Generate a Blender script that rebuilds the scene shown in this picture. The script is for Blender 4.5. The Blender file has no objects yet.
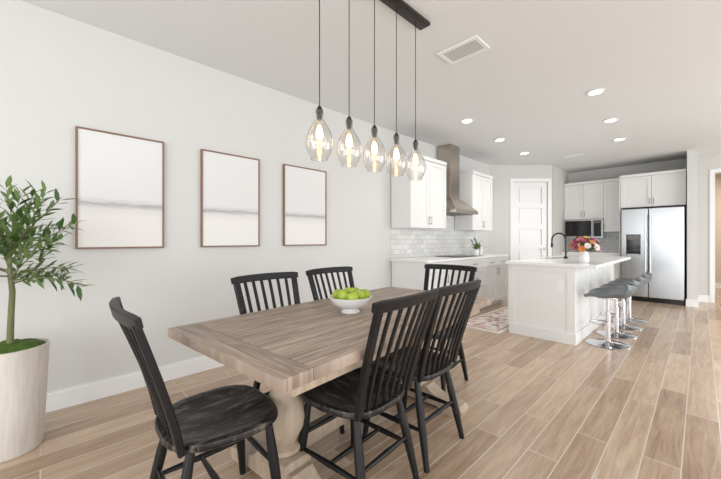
import bpy, bmesh, math, random
from mathutils import Matrix, Vector, noise, Quaternion
random.seed(7)
S=bpy.context.scene
try:
    S.view_settings.view_transform='Standard'
    S.view_settings.look='None'
except Exception as e: print(e)
pi=math.pi
# ------------------------------------------------------------------ materials
def lin(c):
    return tuple(((v/255)/12.92 if v/255<=0.04045 else (((v/255)+0.055)/1.055)**2.4) for v in c)
def mat(name,rgb,rough=0.5,metal=0.0,noise_amt=0.0,nscale=8.0,bump=0.0,bscale=60,stretch=(1,1,1),emit=None,estr=0,spec=0.5,coat=0):
    m=bpy.data.materials.new(name); m.use_nodes=True
    nt=m.node_tree; b=nt.nodes['Principled BSDF']
    c=lin(rgb)+(1,)
    b.inputs['Base Color'].default_value=c
    b.inputs['Roughness'].default_value=rough
    b.inputs['Metallic'].default_value=metal
    b.inputs['Specular IOR Level'].default_value=spec
    b.inputs['Coat Weight'].default_value=coat
    tc=nt.nodes.new('ShaderNodeTexCoord'); mp=nt.nodes.new('ShaderNodeMapping')
    mp.inputs['Scale'].default_value=stretch
    nt.links.new(tc.outputs['Object'],mp.inputs['Vector'])
    n=nt.nodes.new('ShaderNodeTexNoise'); n.inputs['Scale'].default_value=nscale; n.inputs['Detail'].default_value=4
    nt.links.new(mp.outputs['Vector'],n.inputs['Vector'])
    mx=nt.nodes.new('ShaderNodeMix'); mx.data_type='RGBA'; mx.blend_type='MIX'
    mx.inputs['A'].default_value=c
    mx.inputs['B'].default_value=tuple(max(0,v*(1-noise_amt)) for v in c[:3])+(1,)
    nt.links.new(n.outputs['Fac'],mx.inputs['Factor']); nt.links.new(mx.outputs['Result'],b.inputs['Base Color'])
    if bump:
        n2=nt.nodes.new('ShaderNodeTexNoise'); n2.inputs['Scale'].default_value=bscale
        nt.links.new(mp.outputs['Vector'],n2.inputs['Vector'])
        bp=nt.nodes.new('ShaderNodeBump'); bp.inputs['Strength'].default_value=bump; bp.inputs['Distance'].default_value=0.002
        nt.links.new(n2.outputs['Fac'],bp.inputs['Height']); nt.links.new(bp.outputs['Normal'],b.inputs['Normal'])
    if emit:
        b.inputs['Emission Color'].default_value=lin(emit)+(1,); b.inputs['Emission Strength'].default_value=estr
    return m

def plank_mat(name,cA,cB,cG,bw,rh,mortar,rough,axis='YX',grain=0.5,offset=0.33,gsc=(1.5,22),world=True,bumpd=0.001):
    m=bpy.data.materials.new(name); m.use_nodes=True
    nt=m.node_tree; L=nt.links; N=nt.nodes; b=N['Principled BSDF']
    if world:
        g=N.new('ShaderNodeNewGeometry'); src=g.outputs['Position']
    else:
        g=N.new('ShaderNodeTexCoord'); src=g.outputs['Object']
    sp=N.new('ShaderNodeSeparateXYZ'); L.new(src,sp.inputs[0])
    cb=N.new('ShaderNodeCombineXYZ'); L.new(sp.outputs[axis[0]],cb.inputs[0]); L.new(sp.outputs[axis[1]],cb.inputs[1])
    br=N.new('ShaderNodeTexBrick'); L.new(cb.outputs[0],br.inputs['Vector'])
    br.offset=offset; br.offset_frequency=2; br.squash=1
    br.inputs['Scale'].default_value=1; br.inputs['Brick Width'].default_value=bw; br.inputs['Row Height'].default_value=rh
    br.inputs['Mortar Size'].default_value=mortar; br.inputs['Mortar Smooth'].default_value=0.1; br.inputs['Bias'].default_value=0
    br.inputs['Color1'].default_value=(0,0,0,1); br.inputs['Color2'].default_value=(1,1,1,1); br.inputs['Mortar'].default_value=(.5,.5,.5,1)
    rnd=N.new('ShaderNodeSeparateColor'); L.new(br.outputs['Color'],rnd.inputs[0])
    mp=N.new('ShaderNodeMapping'); mp.inputs['Scale'].default_value=(gsc[0],gsc[1],1); L.new(cb.outputs[0],mp.inputs['Vector'])
    mu=N.new('ShaderNodeMath'); mu.operation='MULTIPLY'; mu.inputs[1].default_value=13.7; L.new(rnd.outputs[0],mu.inputs[0])
    n=N.new('ShaderNodeTexNoise'); n.noise_dimensions='4D'; n.inputs['Scale'].default_value=1.0; n.inputs['Detail'].default_value=6; n.inputs['Roughness'].default_value=0.68; n.inputs['Distortion'].default_value=1.1
    L.new(mp.outputs[0],n.inputs['Vector']); L.new(mu.outputs[0],n.inputs['W'])
    mr=N.new('ShaderNodeMapRange'); mr.inputs['From Min'].default_value=0.34; mr.inputs['From Max'].default_value=0.66; L.new(n.outputs['Fac'],mr.inputs['Value'])
    mf=N.new('ShaderNodeMix'); mf.data_type='FLOAT'; mf.inputs['Factor'].default_value=grain
    L.new(rnd.outputs[0],mf.inputs['A']); L.new(mr.outputs[0],mf.inputs['B'])
    mx=N.new('ShaderNodeMix'); mx.data_type='RGBA'; mx.inputs['A'].default_value=lin(cA)+(1,); mx.inputs['B'].default_value=lin(cB)+(1,)
    L.new(mf.outputs['Result'],mx.inputs['Factor'])
    mg=N.new('ShaderNodeMix'); mg.data_type='RGBA'; mg.inputs['B'].default_value=lin(cG)+(1,)
    L.new(br.outputs['Fac'],mg.inputs['Factor']); L.new(mx.outputs['Result'],mg.inputs['A'])
    L.new(mg.outputs['Result'],b.inputs['Base Color'])
    b.inputs['Roughness'].default_value=rough
    bp=N.new('ShaderNodeBump'); bp.invert=True; bp.inputs['Strength'].default_value=0.6; bp.inputs['Distance'].default_value=bumpd
    L.new(br.outputs['Fac'],bp.inputs['Height']); L.new(bp.outputs['Normal'],b.inputs['Normal'])
    return m

def glass_mat(name,tint=(1,1,1),lo=.05,hi=.75):
    m=bpy.data.materials.new(name); m.use_nodes=True; nt=m.node_tree; nt.nodes.clear()
    o=nt.nodes.new('ShaderNodeOutputMaterial'); mix=nt.nodes.new('ShaderNodeMixShader')
    t=nt.nodes.new('ShaderNodeBsdfTransparent'); t.inputs[0].default_value=tint+(1,)
    g=nt.nodes.new('ShaderNodeBsdfGlossy'); g.inputs['Roughness'].default_value=0.03
    lw=nt.nodes.new('ShaderNodeLayerWeight'); lw.inputs['Blend'].default_value=0.35
    mr=nt.nodes.new('ShaderNodeMapRange'); mr.inputs['To Min'].default_value=lo; mr.inputs['To Max'].default_value=hi
    nt.links.new(lw.outputs['Facing'],mr.inputs['Value']); nt.links.new(mr.outputs[0],mix.inputs[0])
    nt.links.new(t.outputs[0],mix.inputs[1]); nt.links.new(g.outputs[0],mix.inputs[2]); nt.links.new(mix.outputs[0],o.inputs[0])
    return m

M_wall=mat('wall_paint',(219,219,217),0.85,bump=0.15,bscale=200,noise_amt=0.02)
M_wallk=mat('wall_paint_kitchen',(214,213,208),0.85,bump=0.15,bscale=200,noise_amt=0.02)
M_ceil=mat('ceiling_paint',(231,233,234),0.9,bump=0.2,bscale=150,noise_amt=0.02)
M_trim=mat('trim_white',(242,243,243),0.4,noise_amt=0.01)
M_floor=plank_mat('wood_tile_floor',(214,189,163),(146,118,95),(210,201,190),1.2,0.155,0.003,0.26,grain=0.52,gsc=(2.2,30))
M_table=plank_mat('weathered_oak',(190,171,154),(118,99,86),(100,85,74),3.0,0.137,0.0018,0.45,axis='YX',grain=0.85,gsc=(3.0,44),world=False)
M_tableE=plank_mat('weathered_oak_cross',(188,169,152),(122,103,90),(100,85,74),3.0,0.5,0.0,0.45,axis='XY',grain=0.9,gsc=(3.0,44),world=False)
M_tbase=mat('weathered_oak_base',(198,178,156),0.6,noise_amt=0.5,nscale=10,stretch=(3,3,.6),bump=.4,bscale=40)
def worn_mat(name,lo,hi,wear,scale,stretch,rough):
    m=mat(name,(24,24,25),rough,spec=.35); nt=m.node_tree; b=nt.nodes['Principled BSDF']
    n=nt.nodes.new('ShaderNodeTexNoise'); n.inputs['Scale'].default_value=scale; n.inputs['Detail'].default_value=8; n.inputs['Roughness'].default_value=.8
    tc=nt.nodes.new('ShaderNodeTexCoord'); mp=nt.nodes.new('ShaderNodeMapping'); mp.inputs['Scale'].default_value=stretch
    nt.links.new(tc.outputs['Object'],mp.inputs[0]); nt.links.new(mp.outputs[0],n.inputs['Vector'])
    r=nt.nodes.new('ShaderNodeValToRGB'); r.color_ramp.elements[0].position=lo; r.color_ramp.elements[0].color=(.006,.006,.007,1)
    r.color_ramp.elements[1].position=hi; r.color_ramp.elements[1].color=wear+(1,)
    nt.links.new(n.outputs['Fac'],r.inputs[0]); nt.links.new(r.outputs[0],b.inputs['Base Color']); return m
M_black=worn_mat('black_painted_wood',.58,.80,(.09,.075,.06),14,(1,1,1),.42)
M_seat=worn_mat('black_worn_seat',.50,.67,(.18,.155,.13),7,(5,1,1),.36)
M_bar=mat('dark_bronze_metal',(52,46,43),0.4,0.5)
M_glass=glass_mat('clear_glass',(.96,.95,.93),.08,.85)
M_bulbg=glass_mat('bulb_glass',(1,.95,.88),.04,.5)
M_bulb=mat('bulb_glow',(255,230,190),0.3,emit=(255,206,146),estr=9)
M_cab=mat('cabinet_white',(236,236,235),0.4,noise_amt=0.01)
M_quartz=mat('quartz_white',(244,244,244),0.18,noise_amt=0.04,nscale=3)
M_steel=mat('stainless_steel',(186,188,190),0.24,1.0,noise_amt=0.10,nscale=3,stretch=(60,60,.5))
M_steelD=mat('hood_steel',(190,180,170),0.26,1.0,noise_amt=0.12,nscale=3)
M_chrome=mat('chrome',(215,215,218),0.1,1.0)
M_dark=mat('black_glass',(14,14,16),0.08)
M_grey=mat('stool_leather_grey',(112,118,122),0.40,noise_amt=0.15,nscale=12)
M_pot=mat('whitewashed_wood_pot',(238,231,222),0.6,noise_amt=0.36,nscale=9,stretch=(7,7,.6),bump=.6,bscale=20)
M_moss=mat('moss',(90,122,44),0.9,noise_amt=0.6,nscale=40,bump=1,bscale=60)
M_leaf=mat('olive_leaf',(124,152,88),0.5,noise_amt=0.45,nscale=12)
M_leaf2=mat('olive_leaf_dark',(76,108,58),0.5,noise_amt=0.4,nscale=12)
M_trunk=mat('olive_trunk',(128,130,92),0.8,noise_amt=0.4,nscale=15,bump=.6)
M_frame=mat('picture_frame_wood',(146,112,92),0.5,noise_amt=0.25,nscale=10)
M_ceram=mat('white_ceramic',(242,242,240),0.2)
M_apple=mat('green_apple',(176,200,66),0.3,noise_amt=0.3,nscale=14)
M_nickel=mat('nickel',(150,146,140),0.3,1.0)
M_beige=mat('hall_wall_beige',(214,202,184),0.85)
M_down=mat('downlight_glow',(255,252,245),0.5,emit=(255,250,240),estr=6)
M_ventm=mat('vent_grey',(120,120,120),0.6)
M_tile=plank_mat('marble_subway_tile',(240,239,236),(212,212,210),(192,191,188),0.15,0.075,0.0025,0.2,axis='YZ',grain=0.4,offset=0.5,gsc=(5,5))
M_tileB=plank_mat('marble_subway_tile_back',(236,236,235),(206,208,210),(190,190,189),0.15,0.075,0.0025,0.2,axis='XZ',grain=0.4,offset=0.5,gsc=(5,5))
M_green=mat('leaf_green',(70,110,50),0.5,noise_amt=0.3)
M_outdoor=mat('patio_concrete',(200,200,198),0.9,noise_amt=.1)

def art_mat():
    m=bpy.data.materials.new('canvas_seascape'); m.use_nodes=True; nt=m.node_tree; N=nt.nodes; L=nt.links; b=N['Principled BSDF']
    g=N.new('ShaderNodeNewGeometry'); sp=N.new('ShaderNodeSeparateXYZ'); L.new(g.outputs['Position'],sp.inputs[0])
    mp=N.new('ShaderNodeMapping'); mp.inputs['Scale'].default_value=(1,4,26); L.new(g.outputs['Position'],mp.inputs[0])
    n=N.new('ShaderNodeTexNoise'); n.inputs['Scale'].default_value=1.5; n.inputs['Detail'].default_value=7; n.inputs['Roughness'].default_value=.65; L.new(mp.outputs[0],n.inputs['Vector'])
    ad=N.new('ShaderNodeMath'); ad.operation='MULTIPLY_ADD'; ad.inputs[1].default_value=.05; L.new(n.outputs['Fac'],ad.inputs[0]); L.new(sp.outputs['Z'],ad.inputs[2])
    mr=N.new('ShaderNodeMapRange'); mr.inputs['From Min'].default_value=1.13; mr.inputs['From Max'].default_value=2.02; L.new(ad.outputs[0],mr.inputs['Value'])
    r=N.new('ShaderNodeValToRGB'); L.new(mr.outputs[0],r.inputs[0]); cr=r.color_ramp
    cr.elements[0].position=0; cr.elements[0].color=lin((238,237,234))+(1,)
    cr.elements[1].position=1; cr.elements[1].color=lin((232,233,233))+(1,)
    for p,c in ((.30,(236,234,231)),(.37,(226,224,221)),(.41,(178,179,180)),(.422,(208,208,208)),(.46,(228,228,228))):
        e=cr.elements.new(p); e.color=lin(c)+(1,)
    L.new(r.outputs[0],b.inputs['Base Color']); b.inputs['Roughness'].default_value=.8
    n2=N.new('ShaderNodeTexNoise'); n2.inputs['Scale'].default_value=180; L.new(g.outputs['Position'],n2.inputs['Vector'])
    bp=N.new('ShaderNodeBump'); bp.inputs['Strength'].default_value=.4; bp.inputs['Distance'].default_value=.002
    L.new(n2.outputs['Fac'],bp.inputs['Height']); L.new(bp.outputs['Normal'],b.inputs['Normal'])
    return m
M_art=art_mat()
def rug_mat():
    m=bpy.data.materials.new('persian_rug_wool'); m.use_nodes=True; nt=m.node_tree; N=nt.nodes; L=nt.links; b=N['Principled BSDF']
    tc=N.new('ShaderNodeTexCoord')
    v=N.new('ShaderNodeTexVoronoi'); v.inputs['Scale'].default_value=14; L.new(tc.outputs['Object'],v.inputs['Vector'])
    r=N.new('ShaderNodeValToRGB'); L.new(v.outputs['Color'],r.inputs[0]); r.color_ramp.interpolation='CONSTANT'
    cr=r.color_ramp; cr.elements[0].color=lin((226,216,208))+(1,); cr.elements[1].position=.75; cr.elements[1].color=lin((176,150,150))+(1,)
    e=cr.elements.new(.35); e.color=lin((212,184,176))+(1,)
    e=cr.elements.new(.55); e.color=lin((232,225,218))+(1,)
    L.new(r.outputs[0],b.inputs['Base Color']); b.inputs['Roughness'].default_value=.95
    return m
M_rug=rug_mat()
M_rugb=mat('rug_border',(232,222,212),.95,noise_amt=.2,nscale=60)
M_rugc=mat('rug_stripe',(178,140,136),.95,noise_amt=.3,nscale=60)

# ------------------------------------------------------------------ mesh builder
class MB:
    def __init__(s): s.v=[];s.f=[];s.m=[];s.mats=[];s.M=Matrix.Identity(4)
    def mi(s,m):
        if m not in s.mats: s.mats.append(m)
        return s.mats.index(m)
    def add(s,verts,faces,m):
        o=len(s.v); s.v+= [s.M@Vector(p) for p in verts]
        k=s.mi(m)
        for f in faces: s.f.append([i+o for i in f]); s.m.append(k)
    def box(s,x0,y0,z0,x1,y1,z1,m,bev=0.0):
        if not bev:
            v=[(x,y,z) for x in(x0,x1) for y in(y0,y1) for z in(z0,z1)]
            s.add(v,[(0,1,3,2),(4,6,7,5),(0,4,5,1),(2,3,7,6),(0,2,6,4),(1,5,7,3)],m); return
        bm=bmesh.new(); bmesh.ops.create_cube(bm,size=1)
        for q in bm.verts: q.co=Vector(((x0+x1)/2+q.co.x*(x1-x0),(y0+y1)/2+q.co.y*(y1-y0),(z0+z1)/2+q.co.z*(z1-z0)))
        bmesh.ops.bevel(bm,geom=bm.edges[:],offset=bev,segments=2,affect='EDGES',profile=.5)
        bm.verts.index_update()
        s.add([tuple(q.co) for q in bm.verts],[[q.index for q in f.verts] for f in bm.faces],m); bm.free()
    def lathe(s,prof,m,c=(0,0,0),seg=24,M=None):
        v=[];f=[]
        T=M or Matrix.Identity(4)
        for r,z in prof:
            for i in range(seg):
                a=2*pi*i/seg; v.append(T@Vector((c[0]+r*math.cos(a),c[1]+r*math.sin(a),c[2]+z)))
        for k in range(len(prof)-1):
            for i in range(seg):
                j=(i+1)%seg; f.append((k*seg+i,k*seg+j,(k+1)*seg+j,(k+1)*seg+i))
        if prof[0][0]>1e-6: f.append([i for i in range(seg)][::-1])
        if prof[-1][0]>1e-6: f.append([(len(prof)-1)*seg+i for i in range(seg)])
        s.add(v,f,m)
    def shell(s,prof,m,c=(0,0,0),seg=24):
        v=[];f=[]
        for r,z in prof:
            for i in range(seg):
                a=2*pi*i/seg; v.append((c[0]+r*math.cos(a),c[1]+r*math.sin(a),c[2]+z))
        for k in range(len(prof)-1):
            for i in range(seg):
                j=(i+1)%seg; f.append((k*seg+i,k*seg+j,(k+1)*seg+j,(k+1)*seg+i))
        s.add(v,f,m)
    def tube(s,pts,rad,m,seg=10,sec=None,up=None):
        pts=[Vector(p) for p in pts]
        if not isinstance(rad,(list,tuple)): rad=[rad]*len(pts)
        v=[];f=[]; prev=Vector(up) if up else None
        for k,p in enumerate(pts):
            t=(pts[min(k+1,len(pts)-1)]-pts[max(k-1,0)]).normalized()
            if prev is None: prev=Vector((0,0,1)) if abs(t.z)<.9 else Vector((1,0,0))
            n=(prev-t*prev.dot(t)).normalized()
            if not up: prev=n
            b=t.cross(n)
            if sec: ring=[n*a*rad[k]+b*c2*rad[k] for a,c2 in sec]
            else: ring=[n*math.cos(2*pi*i/seg)*rad[k]+b*math.sin(2*pi*i/seg)*rad[k] for i in range(seg)]
            v+=[p+q for q in ring]
        sg=len(sec) if sec else seg
        for k in range(len(pts)-1):
            for i in range(sg):
                j=(i+1)%sg; f.append((k*sg+i,k*sg+j,(k+1)*sg+j,(k+1)*sg+i))
        f.append(list(range(sg))[::-1]); f.append([(len(pts)-1)*sg+i for i in range(sg)])
        s.add(v,f,m)
    def prism(s,poly,y0,y1,m):
        n=len(poly); v=[(x,y0,z) for x,z in poly]+[(x,y1,z) for x,z in poly]
        f=[list(range(n)),[n+i for i in range(n)][::-1]]+[(i,(i+1)%n,n+(i+1)%n,n+i)[::-1] for i in range(n)]
        s.add(v,f,m)
    def mesh(s,name,smooth=True,ang=35):
        me=bpy.data.meshes.new(name); me.from_pydata([tuple(p) for p in s.v],[],s.f)
        for m in s.mats: me.materials.append(m)
        me.polygons.foreach_set('material_index',s.m)
        bm=bmesh.new(); bm.from_mesh(me); bmesh.ops.recalc_face_normals(bm,faces=bm.faces[:]); bm.to_mesh(me); bm.free()
        if smooth:
            me.polygons.foreach_set('use_smooth',[True]*len(me.polygons))
            me.set_sharp_from_angle(angle=math.radians(ang))
        me.update(); return me
    def obj(s,name,loc=(0,0,0),rz=0,smooth=True,ang=35):
        return place(name,s.mesh(name,smooth,ang),loc,rz)
def place(name,me,loc=(0,0,0),rz=0):
    o=bpy.data.objects.new(name,me); S.collection.objects.link(o); o.location=loc; o.rotation_euler=(0,0,rz); return o
def sq(w,t,r=.3):
    a,b=w/2,t/2; c=min(a,b)*r*1.2
    return [(a,b-c),(a-c,b),(-a+c,b),(-a,b-c),(-a,-b+c),(-a+c,-b),(a-c,-b),(a,-b+c)]
def simple(name,boxes,smooth=False):
    mb=MB()
    for b in boxes: mb.box(*b)
    return mb.obj(name,smooth=smooth)

H=2.8; XR=6.6; YB=9.15; YF=-2.7
# ------------------------------------------------------------------ shell
simple('floor',[(-.12,YF-.12,-.1,XR+.12,12.2,0,M_floor)])
simple('patio_ground',[(-10,-14,-.3,18,YF-.12,-.05,M_outdoor),(XR+.12,YF-.12,-.3,18,14,-.05,M_outdoor)])
simple('ceiling',[(-.12,YF-.12,H,XR+.12,12.2,H+.1,M_ceil)])
simple('wall_left',[(-.12,YF,0,0,YB,H,M_wall)])
simple('wall_back',[(-.12,YB,0,3.36,YB+.12,H,M_wallk),(3.36,YB,2.46,4.3,YB+.12,H,M_wallk),(4.3,YB,0,XR+.12,YB+.12,H,M_wallk)])
simple('wall_right',[(XR,YF,0,XR+.12,-1.8,H,M_wall),(XR,-1.8,2.44,XR+.12,2.6,H,M_wall),(XR,2.6,0,XR+.12,3.6,H,M_wall),(XR,3.6,2.44,XR+.12,8.0,H,M_wall),(XR,8.0,0,XR+.12,YB,H,M_wall)])
simple('wall_front',[(-.12,YF-.12,0,.9,YF,H,M_wall),(.9,YF-.12,2.44,5.6,YF,H,M_wall),(5.6,YF-.12,0,XR+.12,YF,H,M_wall)])
def winframe(name,M,w,z0,z1,n):
    mb=MB(); mb.M=M
    mb.box(0,-.03,z0,.05,.03,z1,M_trim); mb.box(w-.05,-.03,z0,w,.03,z1,M_trim)
    mb.box(0,-.03,z1-.05,w,.03,z1,M_trim); mb.box(0,-.03,z0,w,.03,z0+.05,M_trim)
    for i in range(1,n): mb.box(w*i/n-.03,-.025,z0,w*i/n+.03,.025,z1,M_trim)
    return mb.obj(name,smooth=False)
winframe('window_1',Matrix.Translation((.9,YF-.06,0)),4.7,0,2.44,3)
winframe('window_2',Matrix.Translation((XR+.06,-1.8,0))@Matrix.Rotation(pi/2,4,'Z'),4.4,0,2.44,3)
winframe('window_3',Matrix.Translation((XR+.06,3.6,0))@Matrix.Rotation(pi/2,4,'Z'),4.4,0,2.44,3)
simple('wall_hall',[(2.4,12.0,0,5.4,12.12,H,M_beige),(2.28,YB+.12,0,2.4,12.12,H,M_beige),(5.4,YB+.12,0,5.52,12.12,H,M_beige)])
simple('trim_1',[(3.29,YB-.02,0,3.36,YB,2.53,M_trim),(4.3,YB-.02,0,4.37,YB,2.53,M_trim),(3.36,YB-.02,2.46,4.3,YB,2.53,M_trim)])
simple('baseboard_hall',[(2.4,11.98,0,5.4,12.0,.13,M_trim)])
simple('wall_fridge_end',[(3.0,8.33,0,3.13,YB,H,M_wall)])
simple('baseboard_fridge_end',[(2.985,8.315,0,3.145,8.33,.13,M_trim),(3.13,8.33,0,3.145,YB,.13,M_trim)])
simple('baseboard_back',[(3.145,YB-.015,0,3.29,YB,.13,M_trim),(4.37,YB-.015,0,XR,YB,.13,M_trim)])
mb=MB(); mb.box(0,YF,0,.015,3.66,.12,M_trim); mb.box(0,YF,.12,.010,3.66,.135,M_trim); mb.obj('baseboard_left',smooth=False)
# pantry
PM=Matrix.Translation((0,6.95,0))@Matrix.Rotation(pi/4,4,'Z')
D0,D1=.51,1.245; DL=.95*math.sqrt(2)
mb=MB(); mb.M=PM
mb.box(-.0,0,0,D0,.1,H,M_wallk); mb.box(D1,0,0,DL,.1,H,M_wallk); mb.box(D0,0,2.44,D1,.1,H,M_wallk)
mb.obj('wall_pantry',smooth=False)
simple('wall_pantry_side',[(.85,7.95,0,.949,YB,H,M_wallk)])
mb=MB(); mb.M=PM
for a,b,c,d in ((D0-.07,0,D0,2.51),(D1,0,D1+.07,2.51),(D0,2.44,D1,2.51)): mb.box(a,-.018,b,c,0,d,M_trim)
mb.box(.02,-.015,0,D0-.07,0,.13,M_trim)
mb.obj('trim_2',smooth=False)
mb=MB(); mb.M=PM
x0,x1=D0+.004,D1-.004
mb.box(x0,.045,.01,x1,.07,2.436,M_trim)
st=.11
mb.box(x0,.02,.01,x0+st,.046,2.436,M_trim); mb.box(x1-st,.02,.01,x1,.046,2.436,M_trim)
zz=.01; ph=(2.426-st*6-.06)/5
for i in range(6):
    hh=st+.06 if i==0 else st
    mb.box(x0+st,.02,zz,x1-st,.046,zz+hh,M_trim)
    if i<5: mb.box(x0+st+.035,.030,zz+hh+.035,x1-st-.035,.046,zz+hh+ph-.035,M_trim)
    zz+=hh+ph
mb.lathe([(.025,0),(.025,.01),(.01,.012),(.01,.045)],M_nickel,seg=14,M=Matrix.Translation((x1-.06,.02,1.0))@Matrix.Rotation(pi/2,4,'X'))
mb.box(x1-.17,-.03,.99,x1-.05,-.018,1.012,M_nickel,.004)
mb.obj('door_1',smooth=False)

# ------------------------------------------------------------------ framed art
for y0,y1 in ((.183,.748),(1.045,1.611),(1.893,2.475)):
    mb=MB(); z0,z1=1.13,2.02; w=.013
    mb.box(.004,y0,z0,.034,y0+w,z1,M_frame,.002); mb.box(.004,y1-w,z0,.034,y1,z1,M_frame,.002)
    mb.box(.004,y0+w,z0,.034,y1-w,z0+w,M_frame,.002); mb.box(.004,y0+w,z1-w,.034,y1-w,z1,M_frame,.002)
    mb.box(.002,y0+w,z0+w,.026,y1-w,z1-w,M_art)
    mb.obj('framed_art',smooth=False)

# ------------------------------------------------------------------ table
TC=(1.70,1.45); TR=math.radians(5.5)
mb=MB(); W=.94; Ln=1.91; bb=.13
nb=7; bwid=W/nb
for i in range(nb):
    mb.box(-W/2+i*bwid+.0006,-Ln/2+bb,.715,-W/2+(i+1)*bwid-.0006,Ln/2-bb,.76,M_table,.0025)
for sgn in(-1,1):
    y0,y1=sorted((sgn*(Ln/2-bb+.001),sgn*Ln/2)); mb.box(-W/2,y0,.714,W/2,y1,.76,M_tableE,.004)
mb.box(-W/2+.06,-Ln/2+.09,.655,-W/2+.085,Ln/2-.09,.714,M_tbase,.002); mb.box(W/2-.085,-Ln/2+.09,.655,W/2-.06,Ln/2-.09,.714,M_tbase,.002)
mb.box(-W/2+.085,-Ln/2+.09,.655,W/2-.085,-Ln/2+.115,.714,M_tbase,.002); mb.box(-W/2+.085,Ln/2-.115,.655,W/2-.085,Ln/2-.09,.714,M_tbase,.002)
for yy in(-.60,.60):
    foot=[(-.40,0),(-.26,0),(-.22,.025),(.22,.025),(.26,0),(.40,0),(.41,.03),(.39,.06),(.33,.075),(.24,.08),(.18,.105),(.14,.14),(-.14,.14),(-.18,.105),(-.24,.08),(-.33,.075),(-.39,.06),(-.41,.03)]
    mb.prism(foot,yy-.06,yy+.06,M_tbase)
    brk=[(-.36,.715),(-.36,.68),(-.30,.655),(-.18,.635),(-.12,.60),(.12,.60),(.18,.635),(.30,.655),(.36,.68),(.36,.715)]
    mb.prism(brk,yy-.05,yy+.05,M_tbase)
    mb.box(-.11,yy-.08,.13,.11,yy+.08,.18,M_tbase,.006)
    mb.lathe([(r*1.18,z) for r,z in [(.055,.18),(.07,.19),(.07,.21),(.05,.225),(.06,.25),(.082,.30),(.088,.35),(.078,.41),(.055,.47),(.044,.51),(.05,.53),(.066,.54),(.066,.56),(.05,.575),(.06,.60)]],M_tbase,c=(0,yy,0),seg=28)
mb.box(-.035,-.60,.145,.035,.60,.215,M_tbase,.006)
mb.obj('dining_table',(TC[0],TC[1],0),TR)

# ------------------------------------------------------------------ chairs
def chair_mesh():
    mb=MB(); n=40
    rings=[(0.001,.449),(.35,.449),(.62,.453),(.82,.463),(.93,.469),(.985,.466),(1.0,.456),(.995,.444),(.95,.434),(.001,.432)]
    v=[];f=[]
    for r,z in rings:
        for i in range(n):
            a=2*pi*i/n; c,s_=math.cos(a),math.sin(a)
            x=abs(c)**.62*(1 if c>0 else -1); y=abs(s_)**.62*(1 if s_>0 else -1)
            wx=.232-.022*(-y if y<0 else 0)*1.0+ .004*y
            zz=z
            if r<.8 and y>0 : zz+= .010*max(0,1-abs(x)*3)*y*r
            v.append((x*wx*r,y*.222*r,zz))
    for k in range(len(rings)-1):
        for i in range(n):
            j=(i+1)%n; f.append((k*n+i,k*n+j,(k+1)*n+j,(k+1)*n+i))
    mb.add(v,f,M_seat)
    zt=.965
    def backpt(t,xb,xt):
        x=xb+(xt-xb)*t
        cv=.030*(1-(x/.24)**2)
        y=-.185-.135*t**1.25-cv*t*1.0-.008*(1-(xb/.2)**2)*(1-t)
        return (x,y,.452+(zt-.03-.452)*t)
    for sx in(-1,1):
        mb.tube([backpt(t,sx*.185,sx*.222) for t in(0,.2,.4,.6,.8,1)],1,M_black,sec=sq(.040,.024),up=(1,0,0))
    k=6
    for i in range(k):
        q=(i+1)/(k+1)*2-1
        mb.tube([backpt(t,q*.185,q*.222) for t in(0,.2,.4,.6,.8,1)],1,M_black,sec=sq(.020,.012),up=(1,0,0))
    pts=[]
    for i in range(13):
        x=-.252+.504*i/12
        pts.append((x,-.32-.030*(1-(x/.24)**2)-.002,zt-.024+.004*math.cos(x/.252*pi/2)))
    mb.tube(pts,[.82 if i in(0,12) else 1 for i in range(13)],M_black,sec=sq(.046,.024),up=(0,-.25,1))
    def leg(xt,yt,xb,yb):
        P=[];R=[]
        for t,r in((0,.015),(.15,.018),(.35,.0215),(.6,.021),(.85,.017),(1,.0145)):
            P.append((xt+(xb-xt)*t,yt+(yb-yt)*t,.44*(1-t))); R.append(r)
        mb.tube(P,R,M_black,seg=12)
    L={}
    for sx in(-1,1):
        leg(sx*.165,.15,sx*.205,.195); leg(sx*.155,-.145,sx*.20,-.235)
        t=.58
        a=(sx*(.165+.04*t),.15+.045*t,.44*(1-t)); b=(sx*(.155+.045*t),-.145-.09*t,.44*(1-t))
        mb.tube([a,[(a[i]+b[i])/2 for i in range(3)],b],[.009,.014,.009],M_black,seg=10)
        L[sx]=[(a[i]+b[i])/2 for i in range(3)]
    mb.tube([L[-1],(0,L[1][1],L[1][2]),L[1]],[.009,.014,.009],M_black,seg=10)
    mb.tube([(-.182,.169,.255),(0,.169,.255),(.182,.169,.255)],[.009,.013,.009],M_black,seg=10)
    mb.tube([(-.178,-.19,.22),(0,-.19,.22),(.178,-.19,.22)],[.009,.013,.009],M_black,seg=10)
    return mb.mesh('dining_chair',ang=40)
CH=chair_mesh()
for (x,y,deg) in ((1.73,.545,-2),(1.975,1.12,95),(1.94,1.62,93),(1.60,2.36,185),(1.44,1.13,-86),(1.37,1.74,-86)):
    place('dining_chair',CH,(x,y,0),math.radians(deg))

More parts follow.
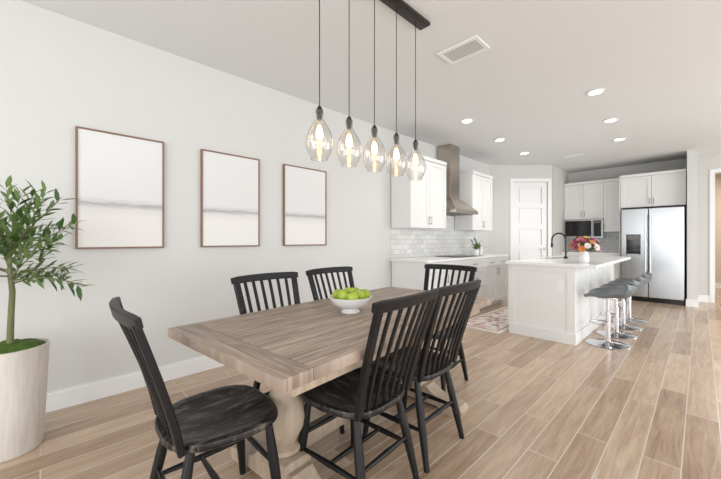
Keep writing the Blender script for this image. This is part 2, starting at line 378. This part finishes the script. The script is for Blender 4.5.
# ------------------------------------------------------------------ fruit bowl
mb=MB()
mb.lathe([(.001,.0),(.055,.0),(.058,.006),(.045,.014),(.045,.022),(.075,.034),(.108,.058),(.128,.088),(.132,.096),(.127,.097),(.122,.090),(.10,.062),(.065,.042),(.001,.036)],M_ceram,seg=36)
random.seed(3)
ap=[(.0,.0,.115),(.06,.02,.105),(-.055,.03,.106),(.01,-.062,.105),(-.03,.07,.104),(.05,.075,.10),(-.07,-.035,.10),(.07,-.045,.10)]
for (x,y,z) in ap:
    T=Matrix.Translation((x,y,z))@Matrix.Rotation(random.uniform(-.6,.6),4,'X')@Matrix.Rotation(random.uniform(-.6,.6),4,'Y')
    mb.lathe([(.001,-.028),(.012,-.031),(.024,-.026),(.033,-.010),(.036,.005),(.033,.020),(.022,.030),(.010,.029),(.001,.022)],M_apple,seg=18,M=T)
    mb.tube([T@Vector((0,0,.022)),T@Vector((.003,0,.042))],.0016,M_trunk,seg=6)
mb.obj('fruit_bowl',(1.69,1.35,.76))

# ------------------------------------------------------------------ pendant light
mb=MB(); PX=1.74; Y0=1.08; SP=.215
mb.box(PX-.045,Y0-.12,H-.024,PX+.045,Y0+4*SP+.12,H,M_bar,.003)
for i in range(5):
    y=Y0+i*SP; zt=1.895
    mb.tube([(PX,y,H-.024),(PX,y,zt)],.0026,M_bar,seg=6)
    mb.lathe([(.004,.03),(.009,.026),(.017,.010),(.021,.006),(.021,-.010),(.015,-.012),(.014,-.045),(.001,-.045)],M_bar,c=(PX,y,zt-.005),seg=16)
    prof=[(.021,.0),(.021,-.025),(.023,-.045),(.036,-.07),(.055,-.10),(.068,-.135),(.073,-.17),(.071,-.20),(.061,-.232),(.049,-.252),(.045,-.26)]
    mb.shell(prof,M_glass,c=(PX,y,zt),seg=32)
    mb.shell([(.0425,-.26),(.0465,-.26),(.0465,-.265),(.0425,-.265),(.0425,-.26)],M_glass,c=(PX,y,zt),seg=28)
    mb.shell([(.013,-.055),(.016,-.068),(.026,-.10),(.032,-.13),(.030,-.155),(.018,-.177),(.001,-.183)],M_bulbg,c=(PX,y,zt),seg=20)
    mb.lathe([(.001,-.078),(.010,-.085),(.018,-.112),(.019,-.140),(.011,-.156),(.001,-.160)],M_bulb,c=(PX,y,zt),seg=12)
mb.obj('linear_pendant_light')

# ------------------------------------------------------------------ potted olive tree
mb=MB()
ps=.93
mb.lathe([(.001,0),(.146*ps,0),(.151*ps,.008),(.166*ps,.30),(.179*ps,.575),(.182*ps,.588),(.174*ps,.590),(.168*ps,.578),(.165*ps,.55),(.001,.54)],M_pot,seg=40)
random.seed(11)
v=[];f=[]
n=26
for k in range(9):
    r=.163*ps*k/8
    for i in range(n):
        a=2*pi*i/n; x,y=r*math.cos(a),r*math.sin(a)
        v.append((x,y,.575+.04*(1-(k/8)**2)+.02*noise.noise(Vector((x*22,y*22,1)))))
for k in range(8):
    for i in range(n):
        j=(i+1)%n; f.append((k*n+i,k*n+j,(k+1)*n+j,(k+1)*n+i))
mb.add(v,f,M_moss)
def leaf(p,d,up,L,w,m):
    d=d.normalized(); s_=d.cross(up)
    if s_.length<1e-3: s_=Vector((1,0,0))
    s_.normalize(); u=s_.cross(d)
    P=[p,p+d*L*.3+s_*w*.5+u*w*.12,p+d*L*.3-s_*w*.5+u*w*.12,p+d*L*.3,p+d*L*.68+s_*w*.42,p+d*L*.68-s_*w*.42,p+d*L*.68-u*w*.1,p+d*L-u*L*.08]
    mb.add(P,[(0,3,1),(0,2,3),(3,6,4,1),(2,5,6,3),(6,7,4),(5,7,6)],m)
def branch(p0,d,length,r0,nleaf,droop):
    p=Vector(p0); d=d.normalized(); P=[p.copy()];R=[r0]; steps=8
    for i in range(steps):
        d=(d+Vector((random.uniform(-.12,.12),random.uniform(-.12,.12),-droop+random.uniform(-.05,.05)))).normalized()
        p=p+d*length/steps; P.append(p.copy()); R.append(r0*(1-(i+1)/steps*.8))
    mb.tube(P,R,M_trunk,seg=6)
    for j in range(nleaf):
        t=.15+.85*j/(nleaf-1); k=min(int(t*steps),steps-1); q=P[k].lerp(P[k+1],t*steps-k); ax=(P[k+1]-P[k]).normalized()
        a=j*2.4+random.uniform(-.5,.5); side=ax.orthogonal().normalized(); side.rotate(Quaternion(ax,a))
        leaf(q,ax*.8+side*.7,Vector((random.uniform(-.4,.4),random.uniform(-.4,.4),1)),random.uniform(.068,.105),random.uniform(.019,.026),random.choice([M_leaf,M_leaf,M_leaf2]))
    return P
tr=[(0,0,.57),(.01,.005,.75),(-.01,.01,.90),(.0,.0,1.02),(.01,0,1.15)]
mb.tube(tr,[.017,.015,.014,.012,.008],M_trunk,seg=10)
NB=16
for i in range(NB):
    a=i*2.4+random.uniform(-.2,.2); el=random.uniform(.1,1.25)
    d=Vector((math.cos(a)*math.cos(el),math.sin(a)*math.cos(el),math.sin(el)))
    z=random.uniform(.90,1.15)
    P=branch((0,0,z),d,random.uniform(.30,.42),.005,22,random.uniform(.02,.08))
    if i%2==0:
        k=3; d2=(P[k+1]-P[k]).normalized()+Vector((random.uniform(-.7,.7),random.uniform(-.7,.7),random.uniform(-.2,.6)))
        branch(P[k],d2,random.uniform(.16,.25),.0035,14,.05)
branch((0,0,.96),Vector((.75,.75,.30)),.46,.006,28,.08)
branch((0,0,1.08),Vector((.55,.65,.75)),.44,.006,28,.05)
branch((0,0,1.1),Vector((0.1,.3,1)),.40,.006,26,.02)
branch((0,0,1.1),Vector((0.4,.3,.9)),.42,.006,26,.02)
mb.obj('potted_olive_tree',(.42,-.125,0),ang=60)

# ------------------------------------------------------------------ cabinets
def shaker(mb,x0,z0,x1,z1,handle=None,fr=.055):
    g=.003; x0+=g;x1-=g;z0+=g;z1-=g
    mb.box(x0,-.010,z0,x1,0,z1,M_cab)
    if z1-z0<.2: fr=.035
    mb.box(x0,-.023,z0,x0+fr,-.010,z1,M_cab); mb.box(x1-fr,-.023,z0,x1,-.010,z1,M_cab)
    mb.box(x0+fr,-.023,z0,x1-fr,-.010,z0+fr,M_cab); mb.box(x0+fr,-.023,z1-fr,x1-fr,-.010,z1,M_cab)
    if handle:
        hx,hz,ori=handle
        if ori=='v':
            mb.tube([(hx,-.045,hz-.06),(hx,-.045,hz+.06)],.005,M_nickel,seg=8)
            for q in(-.045,.045): mb.tube([(hx,-.021,hz+q),(hx,-.045,hz+q)],.004,M_nickel,seg=6)
        else:
            mb.tube([(hx-.06,-.045,hz),(hx+.06,-.045,hz)],.005,M_nickel,seg=8)
            for q in(-.045,.045): mb.tube([(hx+q,-.021,hz),(hx+q,-.045,hz)],.004,M_nickel,seg=6)
def upper(mb,x0,x1,z0,z1,d,n,crown=True):
    mb.box(x0,0,z0,x1,d,z1,M_cab)
    w=(x1-x0)/n
    top=z1-(.06 if crown else 0)
    for i in range(n):
        hx=(x0+(i+1)*w-.03) if (i%2==0 and n>1) else x0+i*w+.03
        shaker(mb,x0+i*w,z0,x0+(i+1)*w,top,(hx,z0+.11,'v'))
    if crown:
        mb.box(x0+.0005,-.034,z1-.055,x1-.0005,d,z1,M_cab,.004)
def Lm(front,y0): return Matrix.Translation((front,y0,0))@Matrix.Rotation(pi/2,4,'Z')
mb=MB(); mb.M=Lm(.34,3.69); upper(mb,0,.93,1.37,2.42,.325,2); mb.obj('upper_cabinet',smooth=False)
mb=MB(); mb.M=Lm(.34,5.48); upper(mb,0,.80,1.37,2.42,.325,2); mb.obj('upper_cabinet',smooth=False)
mb=MB(); mb.M=Lm(.62,3.70); BL=2.6
mb.box(0,0,.10,BL,.605,.885,M_cab); mb.box(0,.07,0,BL,.60,.10,M_cab)
for k,a,b in [('d',0,.9),('w',.9,1.72),('d',1.72,2.6)]:
    if k=='d':
        m_=(a+b)/2
        for p,q in((a,m_),(m_,b)):
            shaker(mb,p,.73,q,.88,((p+q)/2,.805,'h')); shaker(mb,p,.11,q,.73,(q-.03 if p==a else p+.03,.64,'v'))
    else:
        for z0,z1 in((.11,.42),(.42,.73),(.73,.88)): shaker(mb,a,z0,b,z1,((a+b)/2,(z0+z1)/2,'h'))
mb.box(-.03,-.035,.885,BL+.02,.605,.92,M_quartz,.004)
mb.obj('base_cabinet',smooth=False)
simple('backsplash_tile',[(.001,3.69,.921,.009,6.32,1.369,M_tile),(.001,4.63,1.369,.009,5.47,1.75,M_tile)])
mb=MB(); mb.box(.12,4.68,.9205,.58,5.44,.930,M_dark,.003)
for (cx,cy,r) in((.24,4.85,.08),(.24,5.25,.10),(.45,4.85,.10),(.45,5.25,.08)): mb.lathe([(r-.004,.0),(r,0),(r,.0008),(r-.004,.0008)],M_ventm,c=(cx,cy,.930),seg=28)
mb.obj('cooktop')
mb=MB()
y0,y1=4.68,5.42; yc=(y0+y1)/2
mb.box(.012,y0,1.63,.50,y1,1.68,M_steelD,.003)
v=[(.012,y0,1.68),(.50,y0,1.68),(.50,y1,1.68),(.012,y1,1.68),(.012,yc-.15,1.90),(.27,yc-.15,1.90),(.27,yc+.15,1.90),(.012,yc+.15,1.90)]
mb.add(v,[(0,1,5,4),(1,2,6,5),(2,3,7,6),(3,0,4,7),(0,3,2,1),(4,5,6,7)],M_steelD)
mb.box(.012,yc-.15,1.90,.27,yc+.15,H-.002,M_steelD,.003)
mb.box(.06,y0+.06,1.622,.44,y1-.06,1.63,M_ventm)
mb.obj('range_hood',smooth=False)
mb=MB(); mb.lathe([(.001,0),(.04,0),(.055,.04),(.052,.09),(.045,.095),(.04,.085),(.001,.085)],M_ceram,seg=20)
random.seed(5)
for i in range(40):
    a=random.uniform(0,2*pi); el=random.uniform(.3,1.4); d=Vector((math.cos(a)*math.cos(el),math.sin(a)*math.cos(el),math.sin(el)))
    q=Vector((0,0,.085))+d*random.uniform(.02,.17)
    mb.tube([(0,0,.08),q],.0015,M_green,seg=4); leaf(q,d,Vector((.1,.2,1)),.085,.038,random.choice([M_green,M_leaf]))
mb.obj('potted_plant',(.27,5.80,.92))
mb=MB(); mb.lathe([(.001,0),(.035,0),(.035,.10),(.03,.12),(.012,.13),(.012,.16),(.001,.16)],M_ceram,seg=18); mb.obj('ceramic_canister',(.22,6.1,.92))

BX0,BX1=.955,2.03
mb=MB(); mb.M=Matrix.Translation((0,8.52,0))
mb.box(BX0,0,.10,BX1-.022,.62,.885,M_cab); mb.box(BX0,.07,0,BX1-.022,.6,.10,M_cab)
shaker(mb,BX0,.73,1.49,.88,(1.22,.805,'h')); shaker(mb,1.49,.73,BX1-.022,.88,(1.75,.805,'h'))
shaker(mb,BX0,.11,1.49,.73,(1.46,.64,'v')); shaker(mb,1.49,.11,BX1-.022,.73,(1.52,.64,'v'))
mb.box(BX0,-.03,.885,BX1-.022,.62,.92,M_quartz,.004)
mb.obj('kitchen_base_cabinet',smooth=False)
simple('tile_backsplash',[(BX0,YB-.009,.921,BX1-.022,YB-.001,1.369,M_tileB)])
mb=MB(); mb.M=Matrix.Translation((0,8.80,0)); upper(mb,.955,1.70,1.66,2.5,.345,2); upper(mb,1.70,BX1-.024,1.37,2.5,.345,1); mb.obj('wall_mounted_cabinet',smooth=False)
mb=MB(); mb.M=Matrix.Translation((0,8.52,0)); upper(mb,BX1+.002,2.985,1.84,2.5,.625,2)
mb.box(BX1-.02,-.02,0,BX1,.625,2.5,M_cab)
mb.obj('refrigerator_cabinet',smooth=False)
mb=MB(); mb.box(.96,8.73,1.23,1.695,9.14,1.655,M_steel,.004); mb.box(.985,8.722,1.27,1.49,8.732,1.62,M_dark,.003); mb.box(1.53,8.722,1.27,1.67,8.732,1.62,M_dark,.003)
mb.tube([(1.51,8.70,1.28),(1.51,8.70,1.61)],.009,M_chrome); mb.box(1.55,8.72,1.56,1.65,8.7225,1.60,M_ventm)
mb.obj('microwave',smooth=False)
mb=MB(); fx0,fx1,fy,ft=2.06,2.965,8.36,1.80
mb.box(fx0,fy+.06,.02,fx1,YB-.03,ft-.02,M_ventm)
mb.box(fx0,fy,.09,2.465,fy+.055,ft,M_steel,.008); mb.box(2.475,fy,.09,fx1,fy+.055,ft,M_steel,.008)
mb.box(fx0+.02,fy+.03,.0,fx1-.02,fy+.06,.085,M_dark)
for hx in(2.435,2.505):
    mb.tube([(hx,fy-.05,.55),(hx,fy-.055,1.0),(hx,fy-.055,1.3),(hx,fy-.05,1.68)],.011,M_steel,seg=10)
    for z in(.57,1.66): mb.tube([(hx,fy,z),(hx,fy-.05,z)],.009,M_steel,seg=8)
mb.box(2.14,fy-.004,.90,2.36,fy+.002,1.30,M_dark,.002); mb.box(2.16,fy-.007,1.20,2.34,fy-.003,1.28,M_ventm)
mb.box(2.16,fy-.012,.90,2.34,fy-.003,.92,M_steel)
mb.obj('refrigerator',smooth=False)

# ------------------------------------------------------------------ island
mb=MB(); IX0,IX1,IY0,IY1=1.45,2.17,4.35,6.75
mb.box(IX0,IY0,0,IX1,IY1,.885,M_cab)
for (a,b) in((IX0,IX0+.07),(IX1-.07,IX1)): mb.box(a,IY0-.012,.13,b,IY0,.885,M_cab)
mb.box(IX0+.07,IY0-.012,.815,IX1-.07,IY0,.885,M_cab)
mb.box(IX0-.0,IY0-.022,0,IX1+.022,IY0,.13,M_cab,.003)
mb.box(IX1,IY0,0,IX1+.022,IY1,.13,M_cab,.003)
mb.box(IX1,IY0-.012,.13,IX1+.012,IY0+.07,.885,M_cab)
for i in range(1,4):
    y=IY0+(IY1-IY0)*i/3; mb.box(IX1,y-.07,.13,IX1+.012,y,.885,M_cab)
mb.box(IX0-.03,IY0-.05,.885,2.39,IY1+.04,.922,M_quartz,.004)
mb.box(1.52,5.15,.9222,1.72,5.85,.9235,M_steel)
mb.M=Matrix.Translation((IX0,IY1,0))@Matrix.Rotation(-pi/2,4,'Z')
Wd=IY1-IY0
for i in range(4): shaker(mb,Wd*i/4,.11,Wd*(i+1)/4,.875,(Wd*i/4+.04,.75,'v'))
mb.obj('kitchen_island',smooth=False)
simple('outlet_plate',[(2.0,IY0-.008,.60,2.07,IY0-.0005,.715,M_trim)])
mb=MB(); P=[(0,0,0),(0,0,.28)]
for i in range(1,10):
    a=pi*i/9; P.append((-.09+.09*math.cos(a),0,.28+.09*math.sin(a)))
P.append((-.18,0,.20))
mb.tube(P,.012,M_dark,seg=12); mb.lathe([(.03,0),(.03,.008),(.02,.03),(.014,.035)],M_dark,seg=16); mb.tube([(0,0,.06),(.0,.07,.09)],.006,M_dark,seg=8)
mb.tube([(-.18,0,.22),(-.18,0,.16)],.017,M_dark,seg=12)
mb.obj('kitchen_faucet',(1.80,5.5,.922))
mb=MB()
mb.lathe([(.001,0),(.045,0),(.055,.03),(.05,.09),(.04,.12),(.046,.14),(.04,.14),(.034,.12),(.001,.10)],M_ceram,seg=22)
random.seed(9)
fc=[mat('petal_'+n,c,.6,noise_amt=.15) for n,c in(('orange',(236,150,80)),('pink',(226,130,150)),('yellow',(244,206,96)),('white',(244,236,230)),('magenta',(186,80,120)),('peach',(244,184,156)))]
def flower(c,d,r,m):
    d=d.normalized(); s_=d.orthogonal().normalized()
    for lay,(tilt,k,sc) in enumerate(((.35,8,1),(.8,7,.75),(1.2,5,.5))):
        for i in range(k):
            a=2*pi*i/k+lay*.4; q=s_.copy(); q.rotate(Quaternion(d,a))
            dd=q*math.cos(tilt)+d*math.sin(tilt); leaf(c,dd,d,r*sc,r*.75*sc,m)
for i in range(34):
    a=i*2.4; el=math.asin(min(1,.05+.95*((i+.5)/34))); rr=random.uniform(.12,.17)
    d=Vector((math.cos(a)*math.cos(el),math.sin(a)*math.cos(el),math.sin(el)))
    c=Vector((0,0,.15))+Vector((d.x*rr,d.y*rr,d.z*rr))
    mb.tube([(0,0,.11),c],.002,M_green,seg=4)
    flower(c,d,random.uniform(.03,.045),random.choice(fc))
for i in range(90):
    a=random.uniform(0,2*pi); el=random.uniform(-.1,1.3); d=Vector((math.cos(a)*math.cos(el),math.sin(a)*math.cos(el),math.sin(el)))
    leaf(Vector((0,0,.14))+d*random.uniform(.03,.13),d,Vector((.1,.1,1)),.09,.03,M_green)
mb.obj('flower_arrangement',(2.20,4.66,.923),ang=60)

# ------------------------------------------------------------------ bar stools
def stool_mesh():
    mb=MB()
    mb.lathe([(.001,0),(.205,0),(.207,.006),(.19,.014),(.06,.028),(.034,.04),(.03,.05),(.001,.05)],M_chrome,seg=36)
    mb.tube([(0,0,.04),(0,0,.36)],.029,M_chrome,seg=18); mb.tube([(0,0,.36),(0,0,.54)],.018,M_chrome,seg=14)
    P=[(-.17*math.sin(t),.13*math.cos(t),.24) for t in [pi*i/10 for i in range(11)]]
    mb.tube([(0,.02,.24)]+P+[(0,-.02,.24)],.009,M_chrome,seg=8)
    mb.box(-.09,-.09,.53,.09,.09,.55,M_chrome,.004)
    nu,nv=15,17; top=[]
    for i in range(nu):
        u=i/(nu-1)
        for j in range(nv):
            w=j/(nv-1)*2-1
            if u<.62:
                x=-.20+.36*(u/.62); z=.577-.012*math.sin(pi*u/.62)
                if u<.12: z-= .02*(1-u/.12)**2
            else:
                q=(u-.62)/.38; x=.16+.075*math.sin(q*pi/2); z=.577+.12*q**1.3
            half=.205*(1-.16*max(0,(u-.62)/.38)**2)
            y=w*half
            z+=.055*abs(w)**3.2*(.35+.65*min(1,u/.5))*(1-max(0,(u-.75)/.25)*.8)
            x-=.07*abs(w)**2.5*max(0,(u-.55)/.45)
            top.append(Vector((x,y,z)))
    def idx(i,j): return i*nv+j
    N=[]
    for i in range(nu):
        for j in range(nv):
            a=top[idx(min(i+1,nu-1),j)]-top[idx(max(i-1,0),j)]; b=top[idx(i,min(j+1,nv-1))]-top[idx(i,max(j-1,0))]
            N.append(a.cross(b).normalized())
    th=.028; V=top+[p-n*th for p,n in zip(top,N)]; o=nu*nv; F=[]
    for i in range(nu-1):
        for j in range(nv-1):
            F.append((idx(i,j),idx(i+1,j),idx(i+1,j+1),idx(i,j+1))); F.append((o+idx(i,j),o+idx(i,j+1),o+idx(i+1,j+1),o+idx(i+1,j)))
    for i in range(nu-1):
        F.append((idx(i,0),o+idx(i,0),o+idx(i+1,0),idx(i+1,0))); F.append((idx(i,nv-1),idx(i+1,nv-1),o+idx(i+1,nv-1),o+idx(i,nv-1)))
    for j in range(nv-1):
        F.append((idx(0,j),idx(0,j+1),o+idx(0,j+1),o+idx(0,j))); F.append((idx(nu-1,j),o+idx(nu-1,j),o+idx(nu-1,j+1),idx(nu-1,j+1)))
    mb.add(V,F,M_grey)
    return mb.mesh('bar_stool',ang=45)
SM=stool_mesh()
for y in(4.66,5.20,5.74,6.28): place('bar_stool',SM,(2.43,y,0),math.radians(random.uniform(-4,4)))

mb=MB(); mb.box(-.32,-.85,0,.32,.85,.008,M_rugb,.002); mb.box(-.265,-.795,.008,.265,.795,.0095,M_rugc); mb.box(-.245,-.775,.0095,.245,.775,.011,M_rug)
for i in range(40):
    x=-.31+.62*i/39
    for s_ in(-1,1): mb.tube([(x,s_*.85,.005),(x+random.uniform(-.004,.004),s_*.89,.003)],.002,M_ceram,seg=4)
mb.obj('runner_rug',(1.07,5.05,0))

# ------------------------------------------------------------------ ceiling fixtures
for x,y in((2.38,4.31),(2.33,5.48),(2.27,6.62),(.98,4.12),(.93,5.28),(.90,6.42)):
    mb=MB(); mb.lathe([(.06,0),(.085,-.001),(.088,-.006),(.085,-.009),(.062,-.010),(.060,-.002)],M_trim,seg=28)
    mb.lathe([(.001,-.0015),(.060,-.0015),(.060,-.011),(.001,-.011)],M_down,seg=28)
    mb.obj('recessed_light',(x,y,H-.0005))
    ld=bpy.data.lights.new('recessed_lamp','SPOT'); ld.energy=24; ld.spot_size=math.radians(150); ld.spot_blend=.9; ld.shadow_soft_size=.07; ld.color=(1,.96,.91)
    lo=bpy.data.objects.new('recessed_lamp',ld); S.collection.objects.link(lo); lo.location=(x,y,H-.02)
def vent(x,y,w,d,name='ceiling_vent',n=8):
    mb=MB()
    mb.box(-w/2,-d/2,-.012,w/2,-d/2+.03,0,M_trim,.002); mb.box(-w/2,d/2-.03,-.012,w/2,d/2,0,M_trim,.002)
    mb.box(-w/2,-d/2+.03,-.012,-w/2+.03,d/2-.03,0,M_trim,.002); mb.box(w/2-.03,-d/2+.03,-.012,w/2,d/2-.03,0,M_trim,.002)
    mb.box(-w/2+.02,-d/2+.02,-.003,w/2-.02,d/2-.02,-.0005,M_ventm)
    for i in range(n):
        yy=-d/2+.04+(d-.08)*i/(n-1); mb.M=Matrix.Translation((0,yy,-.008)); mb.box(-w/2+.03,-.006,-.001,w/2-.03,.006,.001,M_trim)
    mb.M=Matrix.Identity(4)
    return mb.obj(name,(x,y,H),smooth=False)
vent(1.77,2.57,.36,.24); vent(1.48,7.3,.30,.12,n=4)

# ------------------------------------------------------------------ lights
def area(name,loc,rot,sx,sy,e,col=(1,1,1)):
    l=bpy.data.lights.new(name,'AREA'); l.shape='RECTANGLE'; l.size=sx; l.size_y=sy; l.energy=e; l.color=col
    o=bpy.data.objects.new(name,l); S.collection.objects.link(o); o.location=loc; o.rotation_euler=rot; return o
K=.54
area('daylight_window_1',(3.25,YF-.2,1.25),(pi/2,0,0),4.6,2.4,225*K,(.955,.98,1))
area('daylight_window_2',(XR+.2,.4,1.25),(pi/2,0,pi/2),4.3,2.4,185*K,(.955,.98,1))
area('daylight_window_3',(XR+.2,5.8,1.25),(pi/2,0,pi/2),4.3,2.4,290*K,(.96,.98,1))
area('hall_fill_light',(3.9,10.6,H-.05),(0,0,0),.8,.8,44,(1,.94,.87))  # unseen fill added to brighten the hall and far end; no fixture modelled
w=bpy.data.worlds.new('World'); S.world=w; w.use_nodes=True
w.node_tree.nodes['Background'].inputs[0].default_value=(.92,.96,1,1); w.node_tree.nodes['Background'].inputs[1].default_value=1.08

# ------------------------------------------------------------------ camera
cd=bpy.data.cameras.new('camera'); cd.sensor_width=36; cd.lens=16.48; cd.clip_start=.02
co=bpy.data.objects.new('camera',cd); S.collection.objects.link(co); co.location=(3.17,0,1.2); co.rotation_euler=(pi/2,0,math.radians(45.86))
S.camera=co
